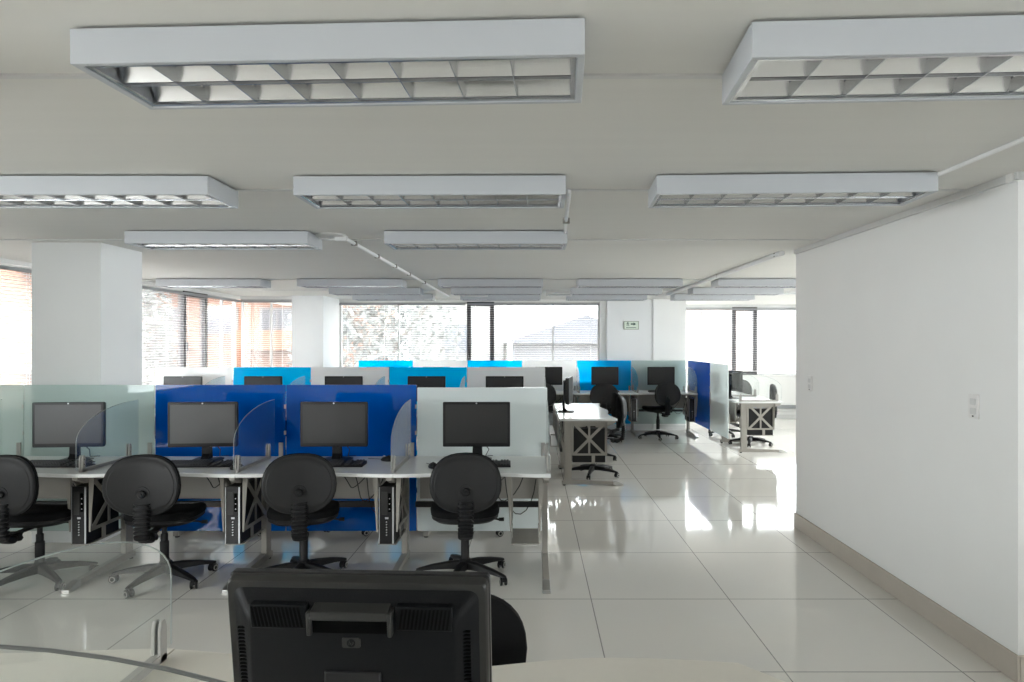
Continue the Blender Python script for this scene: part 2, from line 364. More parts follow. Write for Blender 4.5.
MB().lathe([(.06, 0), (.06, -.02), (.045, -.045), (.02, -.05)], n=20).build('detector_body', 'outlet', sd, smooth=True)
MB().box(-.2, .2, .05, .07, -.03, 0).build('bracket', 'trunk', sd)
tag(sd, 'round smoke detector on the far ceiling in front of the exit sign pier', 'smoke detector')
# outlets on the right wall
def outlet(y, z, lab):
    r_ = empty('wall_outlet', (XB, y, z))
    MB().prism(rrect(-.04, .04, -.062, .062, .008), -.009, 0, 'x').build('cover_plate', 'outlet', r_, bevel=.002)
    for dz in (-.024, .024):
        MB().prism(rrect(-.022, .022, dz-.016, dz+.016, .006), -.012, -.008, 'x').build('socket', 'trunk', r_)
    MB().box(-.0125, -.009, -.004, .004, -.052, -.046).build('screw', 'ventdark', r_)
    tag(r_, lab, 'wall outlet', 'outlets on the right wall')
outlet(3.535, 1.24, 'white double wall outlet, the near one on the right wall')
outlet(5.62, 1.235, 'white double wall outlet near the far edge of the right wall')
# exit sign
es = empty('exit_sign', (1.77, YB-.062, 1.875))
MB().box(-.135, .135, -.012, 0, -.075, .075).build('sign_plate', 'signf', es, bevel=.002)
MB().box(-.122, .122, -.014, -.011, -.064, .064).build('sign_face', 'signw', es)
a = MB().prism([(-.01, .012), (.04, .012), (.04, -.004), (.085, .022), (.04, .05), (.04, .034), (-.01, .034)], -.017, -.013, 'y').build('arrow', 'signg', es)
b_ = MB(); b_.lathe([(.001, 0), (.009, 0), (.009, .003), (.001, .003)], (-.062, -.017, .05), 10, 'y')
for pts in (((-.066, .04), (-.058, .012)), ((-.064, .034), (-.088, .022)), ((-.062, .036), (-.04, .026)), ((-.058, .012), (-.082, -.006)), ((-.058, .012), (-.040, -.008))):
    b_.tube([(x, -.016, z) for x, z in pts], .0045, 6)
b_.build('running_figure', 'signg', es)
b_ = MB()
for i in range(9): b_.box(-.09+i*.02, -.076+i*.02, -.0165, -.013, -.046, -.034)
b_.build('caption_line', 'signg', es)
tag(es, 'pale green exit sign with running figure and arrow on the back pier', 'sign')
# dark wall duct under the far right window
wd = empty('wall_duct', (4.6, YR, .25)); MB().box(-1.8, 1.8, -.06, 0, -.035, .035).build('duct_body', 'headrail', wd, bevel=.004)
MB().box(-1.8, 1.8, -.045, 0, -.10, -.045).build('lower_strip', 'trunk', wd, bevel=.003)
tag(wd, 'long grey cable duct low on the wall under the far right window', 'cable duct')

# ================================================================== CEILING LAMPS
def make_lamp():
    L, D, h_ = .635, .17, .088
    r = empty('ceiling_lamp')      # origin: centre of the top
    m = MB(); t = .018
    m.box(-L, L, -D, -D+t, -h_, 0); m.box(-L, L, D-t, D, -h_, 0); m.box(-L, -L+t, -D+t, D-t, -h_, 0); m.box(L-t, L, -D+t, D-t, -h_, 0); m.box(-L+t, L-t, -D+t, D-t, -.012, 0)
    hs = m.build('housing', 'housing', r, bevel=.002)
    m = MB(); b = L-t-.002; d = D-t-.002; z = -h_+.003
    m.box(-b, b, -d, -d+.012, z, z+.006); m.box(-b, b, d-.012, d, z, z+.006); m.box(-b, -b+.012, -d, d, z, z+.006); m.box(b-.012, b, -d, d, z, z+.006)
    m.build('inner_rim', 'louvre', r)
    # two parabolic troughs
    for s in (-1, 1):
        m = MB(); c = s*d/2; w_ = d/2-.006; rs = []
        for k in range(13):
            u = -1+2*k/12; y = c+u*w_; zz = -.016-(abs(u)**2.2)*.058
            rs.append(((-b+.012, y, zz), (b-.012, y, zz)))
        v = [p for q in rs for p in q]; m.add(v, [(2*i, 2*i+1, 2*i+3, 2*i+2) for i in range(12)])
        m.build('reflector', 'louvre', r, smooth=True)
        m = MB(); m.lathe([(.004, -b+.02), (.0125, -b+.022), (.0125, b-.022), (.004, b-.02)], (0, c, -.036), 12, 'x')
        m.build('fluorescent_tube', 'tube', r, smooth=True)
    m = MB()
    for i in range(9):
        x = -b+.012+(2*b-.024)*i/8
        if i in (0, 8): continue
        for s in (-1, 1):
            y0, y1 = sorted((s*.004, s*(d-.012)))
            # V shaped cross blade
            m.prism([(x-.0012, -h_+.006), (x+.0012, -h_+.006), (x+.004, -.045), (x-.004, -.045)], y0, y1, 'y')
    m.prism([(-.0015, -h_+.006), (.0015, -h_+.006), (.005, -.045), (-.005, -.045)], -b+.012, b-.012, 'x')
    m.build('louvre', 'louvre', r)
    freeze(r); return r
lamp = make_lamp()
cols = {1: -3.92, 2: -2.21, 3: -.50, 4: 1.19, 5: 2.89}
LAMPS = [
 (2, 1.88, 0, 'white louvred ceiling lamp cut off by the upper left edge'),
 (3, 1.87, -2.6, 'large near louvred ceiling lamp at upper left, its two rows of cells facing down'),
 (4, 1.825, -3.2, 'large near louvred ceiling lamp cut off by the upper right corner'),
 (2, 3.42, 0, 'louvred ceiling lamp in second row, cut off by the left edge'),
 (3, 3.42, -.8, 'louvred ceiling lamp in second row, the middle one'),
 (4, 3.38, -2.8, 'louvred ceiling lamp in second row at right beside the right wall'),
 (2, 5.02, 0, 'louvred ceiling lamp in third row in front of the near column top'),
 (3, 5.02, 0, 'louvred ceiling lamp in third row just left of the picture middle'),
 (1, 8.64, 0, 'ceiling lamp in fourth row, far left above the casement window'),
 (2, 8.64, 0, 'ceiling lamp in fourth row, left of the ceiling conduit'),
 (3, 8.64, 0, 'ceiling lamp in fourth row, above the tree window, right of the conduit'),
 (4, 8.64, 0, 'ceiling lamp in fourth row, above the exit sign pier'),
 (5, 8.64, 0, 'ceiling lamp in fourth row, partly hidden by the right wall'),
 (2, 9.97, 0, 'ceiling lamp in fifth row above the back left column'),
 (3, 9.97, 0, 'ceiling lamp in fifth row above the middle dark casement'),
 (4, 9.97, 0, 'ceiling lamp in fifth row, right of middle before the pier'),
 (5, 9.97, 0, 'ceiling lamp in fifth row above the far right window'),
 (2, 11.25, 0, 'farthest ceiling lamp over the pale tree window'),
 (3, 11.25, 0, 'farthest ceiling lamp in the middle, close to the back window'),
 (4, 11.25, 0, 'farthest ceiling lamp near the pier with the exit sign'),
 (5, 11.25, 0, 'farthest ceiling lamp near the far right window')]
for c, y, rz, lab in LAMPS:
    x = cols[c]
    if c == 2 and y > 3.4 and y < 4: x = -2.14
    if y == 5.02: x += .11 if c == 3 else .02
    if c == 3 and y == 3.42: x += .025
    if c == 4 and y < 2: x -= .015
    if c == 4 and y == 3.38: x += .03
    place(lamp, (x, y, ZC-.008), math.radians(rz), lab, 'ceiling lamp', 'louvred ceiling lamps')

# ================================================================== DESKS
def make_desk(Wd, hx=.005, hwid=.12, leftleg=False, name='desk'):
    r = empty(name)      # origin: floor, centre of the front edge; user at -y
    hw = Wd/2; n = 24
    fr = [(-hw+Wd*i/n, .055*(math.sin(PI*i/n)**2)) for i in range(n+1)]
    poly = fr+[(hw, .70), (-hw, .70)]
    g = .0012
    poly = [(x-g if x > 0 else x+g, y) for x, y in poly]
    MB().prism(poly, .706, ZD, 'z').build('tabletop', 'desk', r, bevel=.003)
    def leg(sx_):
        x = sx_*(hw-.028); m = MB()
        m.box(x-.02, x+.02, .55, .64, .03, .705)
        m.prism([(.02, .706), (.02, .685), (.12, .65), (.64, .65), (.64, .706)], x-.018, x+.018, 'x')
        m.prism([(-.03, .012), (.67, .012), (.67, .05), (.62, .065), (.1, .05), (-.03, .035)], x-.022, x+.022, 'x')
        l = m.build('leg', 'steel', r, bevel=.003)
        t = MB(); t.prism([(-.07, .004), (.05, .004), (.05, .052), (.02, .052), (-.07, .02)], x-.024, x+.024, 'x')
        t.box(x-.026, x+.026, -.075, .02, 0, .006)
        t.build('foot_cap', 'chrome', l, bevel=.002)
        f = MB(); f.lathe([(.018, 0), (.018, .012)], (x, .64, 0), 12); f.build('glide', 'blackp', l)
    leg(1)
    if leftleg: leg(-1)
    m = MB(); m.box(-hw+.06, hw-.055, .700, .712, .42, .704); m.box(-hw+.06, hw-.055, .712, .80, .42, .428); m.box(-hw+.06, hw-.055, .80, .808, .42, .54)
    m.build('cable_tray', 'steel', r)
    MB().box(-hw+.03, hw-.03, .66, .69, .365, .405).build('power_rail', 'darkrail', r, bevel=.003)
    # hanging computer holder with X braced sides
    h_ = MB(); y0, y1, z0, z1 = .13, .55, .33, .690; x1 = hw-hx; x0 = x1-hwid
    for xa, xb in ((x0-.006, x0), (x1, x1+.006)):
        bw = .022
        h_.box(xa, xb, y0, y0+bw, z0, z1); h_.box(xa, xb, y1-bw, y1, z0, z1); h_.box(xa, xb, y0, y1, z0, z0+bw); h_.box(xa, xb, y0, y1, z1-bw, z1); h_.box(xa, xb, (y0+y1)/2-.012, (y0+y1)/2+.012, z0, z1)
        for (ya, yb) in ((y0, y1), (y1, y0)):
            dx = .036 if yb > ya else -.036
            h_.prism([(ya, z0+.01), (ya+dx, z0), (yb, z1-.01), (yb-dx, z1)], xa+.0005, xb-.0005, 'x')
    # tapered front flanges
    h_.prism([(x0-.03, .704), (x0, .704), (x0, z0), (x0-.008, z0)], y0-.004, y0, 'y')
    h_.prism([(x1, .704), (x1+.036, .704), (x1+.010, z0), (x1, z0)], y0-.004, y0, 'y')
    for xx in (x0-.02,): h_.box(xx, xx+.006, y0, y1-.05, .68, .706)
    hb = h_.build('computer_holder', 'steel', r)
    b = MB(); b.box(x0, x1, y0, y1-.04, .244, .252); b.box(x0, x0+.005, y0+.14, y0+.18, .252, .34); b.box(x1-.005, x1, y0+.14, y0+.18, .252, .34)
    b.build('holder_shelf', 'steel', hb)
    c = MB(); rnd = random.Random(int(Wd*100))
    for k in range(3):
        pts = []; xs = -.05+.1*k; 
        for i in range(11):
            t = i/10; pts.append((xs+.25*t+.02*math.sin(7*t+k), .62+.03*math.sin(4*t+k), .69-(.18+.09*k)*math.sin(PI*t*.9)))
        c.tube(pts, .0035, 5)
    c.build('cables', 'cable', r, smooth=True)
    freeze(r); return r
deskA = make_desk(1.0); deskE = make_desk(1.0, .075, .18); deskB = make_desk(.97)

# glass divider between seats: pane with rounded front, rail, two pointed clamps
def make_divider(L=.70):
    r = empty('glass_divider')   # origin: desk surface, front end; extends +y
    prof = [(0, .02), (0, .20)]
    for i in range(1, 15):
        t = i/14; u = 1-math.cos(t*PI/2)
        prof.append((L*u, .20+.215*math.sqrt(max(0, 1-(1-u)**2))))
    prof += [(L, .02)]
    MB().prism(prof, -.004, .004, 'x').build('glass_pane', 'glass', r)
    # polished edge
    e = MB(); pp = prof[:-1]; 
    e.tube([(0, p[0], p[1]) for p in pp], .0016, 6)
    e.build('polished_edge', 'glassedge', r, smooth=True)
    MB().box(-.012, .012, .05, L-.10, .0, .022).build('bottom_rail', 'clamp', r, bevel=.002)
    for y in (.06, L-.12):
        c = MB(); q = [(y-.016, 0), (y+.016, 0), (y+.016, .085), (y+.007, .108), (y-.007, .108), (y-.016, .085)]
        c.prism(q, -.013, -.004, 'x'); c.prism(q, .004, .013, 'x'); c.prism([(y-.016, 0), (y+.016, 0), (y+.016, .02), (y-.016, .02)], -.013, .013, 'x')
        cl = c.build('clamp', 'clamp', r, bevel=.002)
        s = MB()
        for z in (.05, .082): s.lathe([(.003, .013), (.003, .0145)], (0, y, z), 8, 'x'); 
        s.build('screw', 'ventdark', cl)
    freeze(r); return r
divP = make_divider()

def screen_panel(loc, Wd, m, label, rz=0, z0=.125, z1=1.255):
    r = empty('desk_screen', loc, rz)
    MB().prism(rrect(-Wd/2+.004, Wd/2-.004, z0, z1, .006, 2), -.005, .005, 'y').build('glass_panel', m, r)
    for z in (.86, 1.06):
        b = MB(); b.box(Wd/2-.012, Wd/2+.0, -.012, -.0055, z, z+.03); b.box(Wd/2-.012, Wd/2, .0055, .012, z, z+.03)
        b.build('bracket', 'chrome', r, bevel=.001)
    b = MB(); b.box(Wd/2-.05, Wd/2-.02, -.016, -.0055, .60, .80); b.box(Wd/2-.05, Wd/2-.02, .0055, .016, .60, .80); b.build('post_clamp', 'clamp', r)
    tag(r, label, 'desk screen', 'glass screens between the desk rows'); return r

# ================================================================== CHAIR
def back_ring(a, b, y, cz, bow=.045, n=36, ybias=0):
    ring = []
    for k in range(n):
        t = 2*PI*k/n; c, s = math.cos(t), math.sin(t)
        x = a*math.copysign(abs(c)**.78, c); z = b*math.copysign(abs(s)**.80, s)
        if z < 0: x *= 1-.15*(abs(z)/b)**2
        else: x *= 1-.04*(z/b)
        ring.append((x, y-bow*(x/.21)**2+ybias, cz+z))
    return ring
def make_chair():
    r = empty('office_chair')      # origin: floor, base centre; sitter faces +y, backrest at -y
    m = MB(); m.lathe([(.036, .06), (.042, .065), (.042, .115), (.03, .13)], n=18)
    for k in range(5):
        a = 2*PI*k/5-.66; d = Vector((math.cos(a), math.sin(a), 0)); p = Vector((-d.y, d.x, 0)); rs = []
        for (q, w_, zt_, zb) in ((.02, .026, .118, .062), (.11, .025, .112, .066), (.22, .021, .094, .062), (.305, .018, .072, .054), (.323, .012, .066, .056)):
            c = d*q
            rs.append([c+p*w_+Vector((0, 0, zb)), c+p*w_*.9+Vector((0, 0, zt_-.006)), c+p*w_*.4+Vector((0, 0, zt_)), c-p*w_*.4+Vector((0, 0, zt_)), c-p*w_*.9+Vector((0, 0, zt_-.006)), c-p*w_+Vector((0, 0, zb))])
        m.rings(rs)
    m.build('star_base', 'blackp', r, smooth=True)
    for k in range(5):
        a = 2*PI*k/5-.66; c = Vector((math.cos(a)*.308, math.sin(a)*.308, 0)); sw = a+.8+k*1.3
        mt = Matrix.Translation(c) @ Matrix.Rotation(sw, 4, 'Z')
        m = MB(); m.lathe([(.006, .03), (.006, .062)], n=8)
        for s in (-1, 1):
            m.lathe([(.004, s*.008), (.024, s*.008), (.0265, s*.012), (.0265, s*.020), (.020, s*.0235), (.004, s*.0235)], (0, .006, .0265), 16, 'x')
        m.prism([(-.022, .03), (-.012, .05), (.012, .056), (.03, .045), (.034, .028), (.006, .024)], -.0075, .0075, 'x')
        m.v = [tuple(mt @ Vector(v)) for v in m.v]
        cs = m.build('caster', 'blackp', r, smooth=True)
        m = MB()
        for s in (-1, 1): m.lathe([(.012, s*.0225), (.012, s*.0248), (.0195, s*.0248), (.0195, s*.0225)], (0, .006, .0265), 16, 'x')
        m.v = [tuple(mt @ Vector(v)) for v in m.v]; m.build('wheel_ring', 'wheelr', cs, smooth=True)
    m = MB(); m.lathe([(.028, .10), (.028, .26), (.022, .265), (.022, .31), (.016, .315), (.016, .41)], n=18); m.build('gas_column', 'blackp', r, smooth=True)
    m = MB(); m.box(-.07, .07, -.10, .12, .385, .405); m.box(-.045, .045, -.07, .07, .365, .39); m.box(-.024, .024, -.27, -.05, .368, .382)
    mc = m.build('mechanism', 'blackp', r, bevel=.006)
    m = MB(); m.tube([(.04, .02, .385), (.20, .02, .380), (.235, .02, .372)], .006, 8); m.lathe([(.011, 0), (.013, .035)], (.225, .02, .375), 10, 'x'); m.build('height_lever', 'blackp', mc, smooth=True)
    # seat: shell + cushion
    def seat_ring(z, sc, n=36):
        out = []
        for k in range(n):
            t = 2*PI*k/n; c, s = math.cos(t), math.sin(t)
            x = .225*math.copysign(abs(c)**.6, c); y = .21*math.copysign(abs(s)**.6, s)
            if y < 0: x *= 1-.10*(y/.21)**2
            zz = z-(.025*((y-.1)/.11)**2 if y > .1 else 0)
            out.append((x*sc, y*sc+.02, zz))
        return out
    m = MB(); m.rings([seat_ring(.388, .55), seat_ring(.392, .86), seat_ring(.412, .985), seat_ring(.432, .99)]); m.build('seat_shell', 'blackp', r, smooth=True)
    m = MB(); m.rings([seat_ring(.430, .96), seat_ring(.436, 1.01), seat_ring(.458, 1.02), seat_ring(.474, .985), seat_ring(.482, .90), seat_ring(.480, .6), seat_ring(.476, .2)]); m.build('seat_cushion', 'fabric', r, smooth=True)
    # backrest: outer shell faces -y
    cz = .690; yb = -.320
    m = MB(); m.rings([back_ring(.05, 0.055, yb-.036, cz), back_ring(.16, 0.133, yb-.034, cz), back_ring(.188, 0.157, yb-.030, cz), back_ring(.193, 0.162, yb-.025, cz), back_ring(.208, 0.177, yb-.022, cz), back_ring(.217, 0.185, yb-.012, cz), back_ring(.217, 0.185, yb, cz)])
    bs = m.build('backrest_shell', 'shell', r, smooth=True)
    m = MB(); m.rings([back_ring(.215, 0.183, yb, cz), back_ring(.221, 0.190, yb+.008, cz), back_ring(.219, 0.187, yb+.026, cz), back_ring(.19, 0.166, yb+.042, cz), back_ring(.12, 0.098, yb+.050, cz), back_ring(.04, 0.033, yb+.050, cz)])
    m.build('backrest_cushion', 'fabric', r, smooth=True)
    m = MB(); m.lathe([(.021, -.034), (.024, -.040), (.024, -.054), (.019, -.060), (.004, -.061)], (.0, yb, cz-.045), 16, 'y'); m.lathe([(.008, -.061), (.007, -.066), (.001, -.066)], (.0, yb, cz-.045), 10, 'y')
    m.build('tension_knob', 'blackp', bs, smooth=True)
    m = MB()
    pts = arc(0, cz-.045, .042, 0, 180, 10); m.tube([(.042+.008, yb-.033, cz-.15)]+[(x, yb-.036, z) for x, z in pts]+[(-.050, yb-.033, cz-.15)], .0035, 6); m.build('shell_ridge', 'shell', bs, smooth=True)
    # bellows cover
    m = MB(); rs = []; path = []
    for i in range(45):
        t = i/44
        if t < .75: p = Vector((0, yb-.030-.012*math.sin(t/.75*PI), .585-.20*t/.75))
        else:
            u = (t-.75)/.25; p = Vector((0, yb-.030+.13*math.sin(u*PI/2), .385-.035*math.sin(u*PI)))
        path.append(p)
    for i, p in enumerate(path):
        tdir = (path[min(i+1, 44)]-path[max(i-1, 0)]).normalized(); nx = Vector((1, 0, 0)); ny = tdir.cross(nx)
        k = 1+.15*(1 if i % 4 < 2 else -1)
        rs.append([p+nx*(.042*k*math.copysign(abs(math.cos(a))**.6, math.cos(a)))+ny*(.024*k*math.copysign(abs(math.sin(a))**.6, math.sin(a))) for a in [2*PI*j/16 for j in range(16)]])
    m.rings(rs); m.build('bellows_cover', 'blackp', r, smooth=True)
    freeze(r); return r
chairP = make_chair()
def chair(x, y, deg, label, lift=0):
    o = place(chairP, (x, y, 0), math.radians(deg), label, 'office chair', 'black office chairs')
    if lift:
        for k in [q for q in bpy.data.objects if q.parent == o]:
            nm = k.name.split('.')[0]
            if nm in ('mechanism', 'seat_shell', 'seat_cushion', 'backrest_shell', 'backrest_cushion', 'bellows_cover', 'gas_column'):
                k.location.z += lift
    return o

# ================================================================== MONITOR (rear details included)
def make_monitor(screen='screen', name='monitor'):
    r = empty(name)      # origin: desk surface under the stand; screen faces -y
    w_, z0, z1 = .235, .105, .418; zc = (z0+z1)/2
    m = MB(); m.rings([[(x, -.030, z) for x, z in rrect(-w_, w_, z0, z1, .008)], [(x, -.012, z) for x, z in rrect(-w_, w_, z0, z1, .008)]])
    hs = m.build('front_bezel', 'bezel', r, bevel=.003)
    m = MB(); m.rings([[(x, y, z) for x, z in rrect(-w_+i, w_-i, z0+i, z1-i, .012)] for y, i in ((-.0115, .002), (.006, .003), (.010, .006))])
    m.build('rear_frame', 'monlip', r, smooth=True)
    m = MB(); m.rings([[(x, y, z) for x, z in rrect(-w_+i, w_-i, z0+i, z1-i, .016)] for y, i in ((.009, .016), (.020, .030), (.040, .052), (.042, .058))])
    bk = m.build('rear_housing', 'monback', r, smooth=True)
    m = MB(); m.box(-w_+.018, w_-.018, -.0315, -.029, z0+.026, z1-.018); m.build('screen', screen, r)
    m = MB()
    f = MB()
    # handle: lip + dark recess
    hp = [( .018, z1-.034), (.050, z1-.040), (.056, z1-.052), (.046, z1-.056), (.018, z1-.050)]
    f.prism(hp, -.068, .068, 'x'); f.box(-.074, -.066, .02, .054, z1-.082, z1-.040); f.box(.066, .074, .02, .054, z1-.082, z1-.040)
    f.build('handle', 'monlip', bk, bevel=.002)
    m.box(-.066, .066, .03, .0455, z1-.080, z1-.054); m.build('handle_recess', 'ventdark', bk)
    v = MB()
    for s in (-1, 1):
        for i in range(13):
            x = s*(.085+i*.0068); lean = s*.006
            y_t, z_t, y_b, z_b = .0235, z1-.036, .0435, z1-.072
            v.prism([(x-.0018+lean, z_t), (x+.0018+lean, z_t), (x+.0018, z_b), (x-.0018, z_b)], .028, .0432, 'y')
    for s in (-1, 1):
        for i in range(26):
            z = z0+.06+i*.0068; v.box(min(s*.186, s*.205), max(s*.186, s*.205), .027, .0315, z, z+.0022)
    v.build('vents', 'ventdark', bk)
    vp = MB()
    for s in (-1, 1):
        xa, xb = sorted((s*.078, s*.176)); vp.box(xa, xb, .026, .0425, z1-.076, z1-.032)
    vp.build('vent_panel', 'monback', bk, bevel=.002)
    b = MB(); b.prism(rrect(-.016, .016, z1-.108, z1-.090, .003), .042, .0440, 'y'); bd = b.build('badge', 'monlip', bk)
    b = MB(); b.lathe([(.0075, .0440), (.0075, .0445)], (0, 0, z1-.099), 16, 'y'); bq = b.build('badge_disc', 'monback', bk)
    b = MB(); q = z1-.099; Y0, Y1 = .0445, .0449
    for pts in (((.0040, -.0028), (.0026, .0048)), ((.0034, .0002), (.0020, .0014), (.0008, .0006), (.0013, -.0028))): b.tube([(x, .0447, q+z) for x, z in pts], .00045, 5)
    bl = b.build('badge_letter', 'monlip', bk)
    b = MB(); b.tube([(x, .0447, q+z) for x, z in ((-.0010, -.0050), (-.0024, .0018), (-.0040, .0018), (-.0046, .0), (-.0032, -.0016), (-.0018, -.0014))], .00045, 5); b.build('badge_letter', 'monlip', bk)
    b = MB(); b.lathe([(.0055, -.0305), (.0055, -.0315), (.001, -.0315)], (0, 0, z1-.009), 14, 'y'); b.build('front_logo', 'silver', hs)
    b = MB(); b.box(-.035, .035, .041, .0425, z0+.012, z0+.055); b.build('rating_label', 'monlip', bk)
    # stand
    m = MB(); m.prism([(-.036, .008), (.036, .008), (.030, .20), (-.030, .20)], .046, .068, 'y')
    m.prism([(.0, .006), (.05, .05), (.05, .12), (.068, .12), (.068, .006)], -.030, .030, 'x')
    m.box(-.05, .05, .04, .05, .16, .26); m.build('stand_neck', 'blackp', r, bevel=.003)
    m = MB(); m.rings([[(x, y, 0) for x, y in rrect(-.10, .10, -.07, .13, .02)], [(x, y, .006) for x, y in rrect(-.10, .10, -.07, .13, .02)], [(x, y, .014) for x, y in rrect(-.075, .075, -.05, .115, .02)]])
    m.build('stand_base', 'blackp', r, smooth=True)
    m = MB(); m.tube([(.03, .05, .14), (.08, .09, .07), (.05, .16, .01), (.10, .20, .006)], .003, 6); m.build('cable', 'cable', r, smooth=True)
    freeze(r); return r
monP = make_monitor('screen'); monG = make_monitor('screeng', 'monitor')

def make_keyboard():
    r = empty('keyboard')   # origin: centre on the desk, user at -y
    MB().prism([(-.075, 0), (.075, 0), (.075, .022), (-.06, .012), (-.075, .008)], -.225, .225, 'x').build('keyboard_body', 'blackp', r, bevel=.003)
    m = MB()
    for j in range(6):
        y = -.062+j*.022
        for i in range(22):
            if i in (15, 18): continue
            x = -.213+i*.0195
            if j == 0 and 3 < i < 9: continue
            z = .012+(y+.06)*.075
            m.add([(x, y, z), (x+.0165, y, z), (x+.0165, y+.018, z+.001), (x, y+.018, z+.001), (x+.002, y+.002, z+.009), (x+.0145, y+.002, z+.009), (x+.0145, y+.016, z+.010), (x+.002, y+.016, z+.010)],
                  [(4, 5, 6, 7), (0, 1, 5, 4), (1, 2, 6, 5), (2, 3, 7, 6), (3, 0, 4, 7)])
    m.box(-.213+4*.0195, -.213+9*.0195-.003, -.062, -.044, .012, .021)
    m.build('keys', 'keys', r)['kind'] = 'stuff'
    m = MB(); m.tube([(.05, .075, .012), (.07, .13, .006), (.03, .20, .004)], .0025, 6); m.build('cable', 'cable', r, smooth=True)
    freeze(r); return r
kbP = make_keyboard()
def make_mouse():
    r = empty('mouse')
    m = MB(); rs = []
    for z, s in ((0, .92), (.006, 1), (.016, .95), (.026, .78), (.033, .5), (.036, .15)):
        rs.append([(.030*s*math.cos(t), .055*s*math.sin(t)-.004*(z/.036), z*(1-.15*math.sin(t))) for t in [2*PI*k/20 for k in range(20)]])
    m.rings(rs); m.build('mouse_body', 'blackp', r, smooth=True)
    m = MB(); m.lathe([(.003, -.004), (.009, -.004), (.009, .004), (.003, .004)], (0, .028, .028), 12, 'x'); m.build('scroll_wheel', 'silver', r, smooth=True)
    m = MB(); m.tube([(0, .052, .008), (.012, .10, .004), (-.01, .17, .004)], .002, 6); m.build('cable', 'cable', r, smooth=True)
    freeze(r); return r
moP = make_mouse()
def make_tower():
    r = empty('computer_tower')   # origin: bottom centre of front; front faces -y
    w_, d, h_ = .05, .36, .375
    MB().box(-w_+.002, w_-.002, .012, d, .0, h_-.004).build('case', 'blackp', r, bevel=.003)
    fp = MB().box(-w_, w_, 0, .014, 0, h_).build('front_panel', 'bezel', r, bevel=.003)
    MB().box(w_-.013, w_-.003, -.003, .001, .004, h_-.004).build('silver_strip', 'silver', fp)
    MB().box(-w_+.001, -w_+.005, -.003, .001, .004, h_-.004).build('silver_strip', 'silver', fp)
    MB().box(-.034, .004, -.002, .001, .19, .34).build('drive_bay', 'screen', fp, bevel=.001)
    MB().box(.010, .028, -.002, .001, .21, .33).build('card_slot', 'ventdark', fp)
    m = MB()
    for i in range(3): m.box(.016, .022, -.0025, .0, .225+i*.034, .231+i*.034)
    m.build('port', 'silver', fp)
    MB().box(-.010, .012, -.003, .0, .163, .175).build('power_button', 'silver', fp, bevel=.001)
    m = MB()
    for i in range(6): m.prism([(-.004, .055+i*.017), (.004, .057+i*.017), (.003, .063+i*.017), (-.005, .061+i*.017)], -.0022, 0, 'y')
    m.build('front_lettering', 'silver', fp)
    freeze(r); return r
pcP = make_tower()

# ---------------------------------------------------------------- helpers to place a seat in a frame
class Frame:
    """row frame: u along the row, v away from the sitter; origin (x,y), angle a"""
    def __init__(s, x, y, a): s.x, s.y, s.a = x, y, a
    def p(s, u, v, z=0): c, n = math.cos(s.a), math.sin(s.a); return (s.x+u*c-v*n, s.y+u*n+v*c, z)
def divider_at(fr, u, v, label): return place(divP, fr.p(u, v, ZD), fr.a, label, 'glass divider', 'clear glass dividers on the desks')

# ================================================================== ROW 1 (nearest row of desks)
R1 = Frame(0, 4.43, 0); YP1 = 5.35
j1 = [.12-1.0*k for k in range(6)]     # joints, right to left
ordn = ['the right end seat', 'the seat before the right blue screen', 'the seat before the left blue screen', 'the left seat with the pale screen', 'the far left edge seat']
for k in range(5):
    c = j1[k]-.5
    place(deskE if k == 0 else deskA, R1.p(c, 0), 0, ['grey topped desk at the right end of the nearest row, before the white screen', 'grey topped desk in the nearest row before the right dark blue screen', 'grey topped desk in the nearest row before the left dark blue screen', 'grey topped desk in the nearest row before the pale green screen', 'grey topped desk cut off at the left edge of the nearest row'][k], 'desk', 'desks in the nearest row')
pan = ['frost', 'blue', 'blue', 'frostc', 'frostc']
plab = ['whitish frosted glass screen at the right end of the nearest row', 'dark blue glass screen in the nearest row, next to the white one', 'dark blue glass screen in the nearest row, next to the pale green one', 'pale green frosted glass screen before the big white column', 'pale green glass screen cut off by the left edge']
for k in range(5): screen_panel((j1[k]-.5, YP1, 0), 1.0, pan[k], plab[k], z1=1.220 if k == 0 else 1.240)
dl = ['clear glass divider at the right end of the nearest desk row', 'clear glass divider right of the right blue screen seat', 'clear glass divider between the two blue screen seats', 'clear glass divider right of the leftmost monitor', 'clear glass divider at the left edge of the picture']
for k in range(5): divider_at(R1, j1[k]-.012, .01, dl[k])
# row 1 monitors
ml = [(-.388, 4.92, 0, monP, 'black monitor with dark screen before the white screen in the nearest row'),
      (-1.385, 4.92, 0, monP, 'black monitor before the right blue screen in the nearest row'),
      (-2.30, 4.91, 5, monG, 'black monitor with greyish screen before the left blue screen'),
      (-3.23, 4.90, 6, monG, 'black monitor before the pale green screen, left in the nearest row')]
for x, y, a, p, lab in ml: place(p, (x, y, ZD), math.radians(a), lab, 'monitor', 'monitors')
kl = [(-.37, 4.74, 2, 'black keyboard behind the right end chair of the nearest row'), (-1.36, 4.745, 1, 'black keyboard under the monitor at the right blue screen'),
      (-2.25, 4.735, 3, 'black keyboard under the greyish monitor at the left blue screen'), (-3.22, 4.73, -1, 'black keyboard under the leftmost monitor')]
for x, y, a, lab in kl: place(kbP, (x, y, ZD), math.radians(a), lab, 'keyboard', 'keyboards')
mo = [(-.66, 4.66, 20, 'black mouse left of the keyboard before the white screen'), (-1.02, 4.93, 60, 'black mouse near the divider at the right blue screen'),
      (-1.945, 4.62, -25, 'black mouse between keyboard and divider at the left blue screen'), (-2.93, 4.64, -20, 'black mouse beside the divider at the pale green screen')]
for x, y, a, lab in mo: place(moP, (x, y, ZD), math.radians(a), lab, 'mouse', 'computer mice')
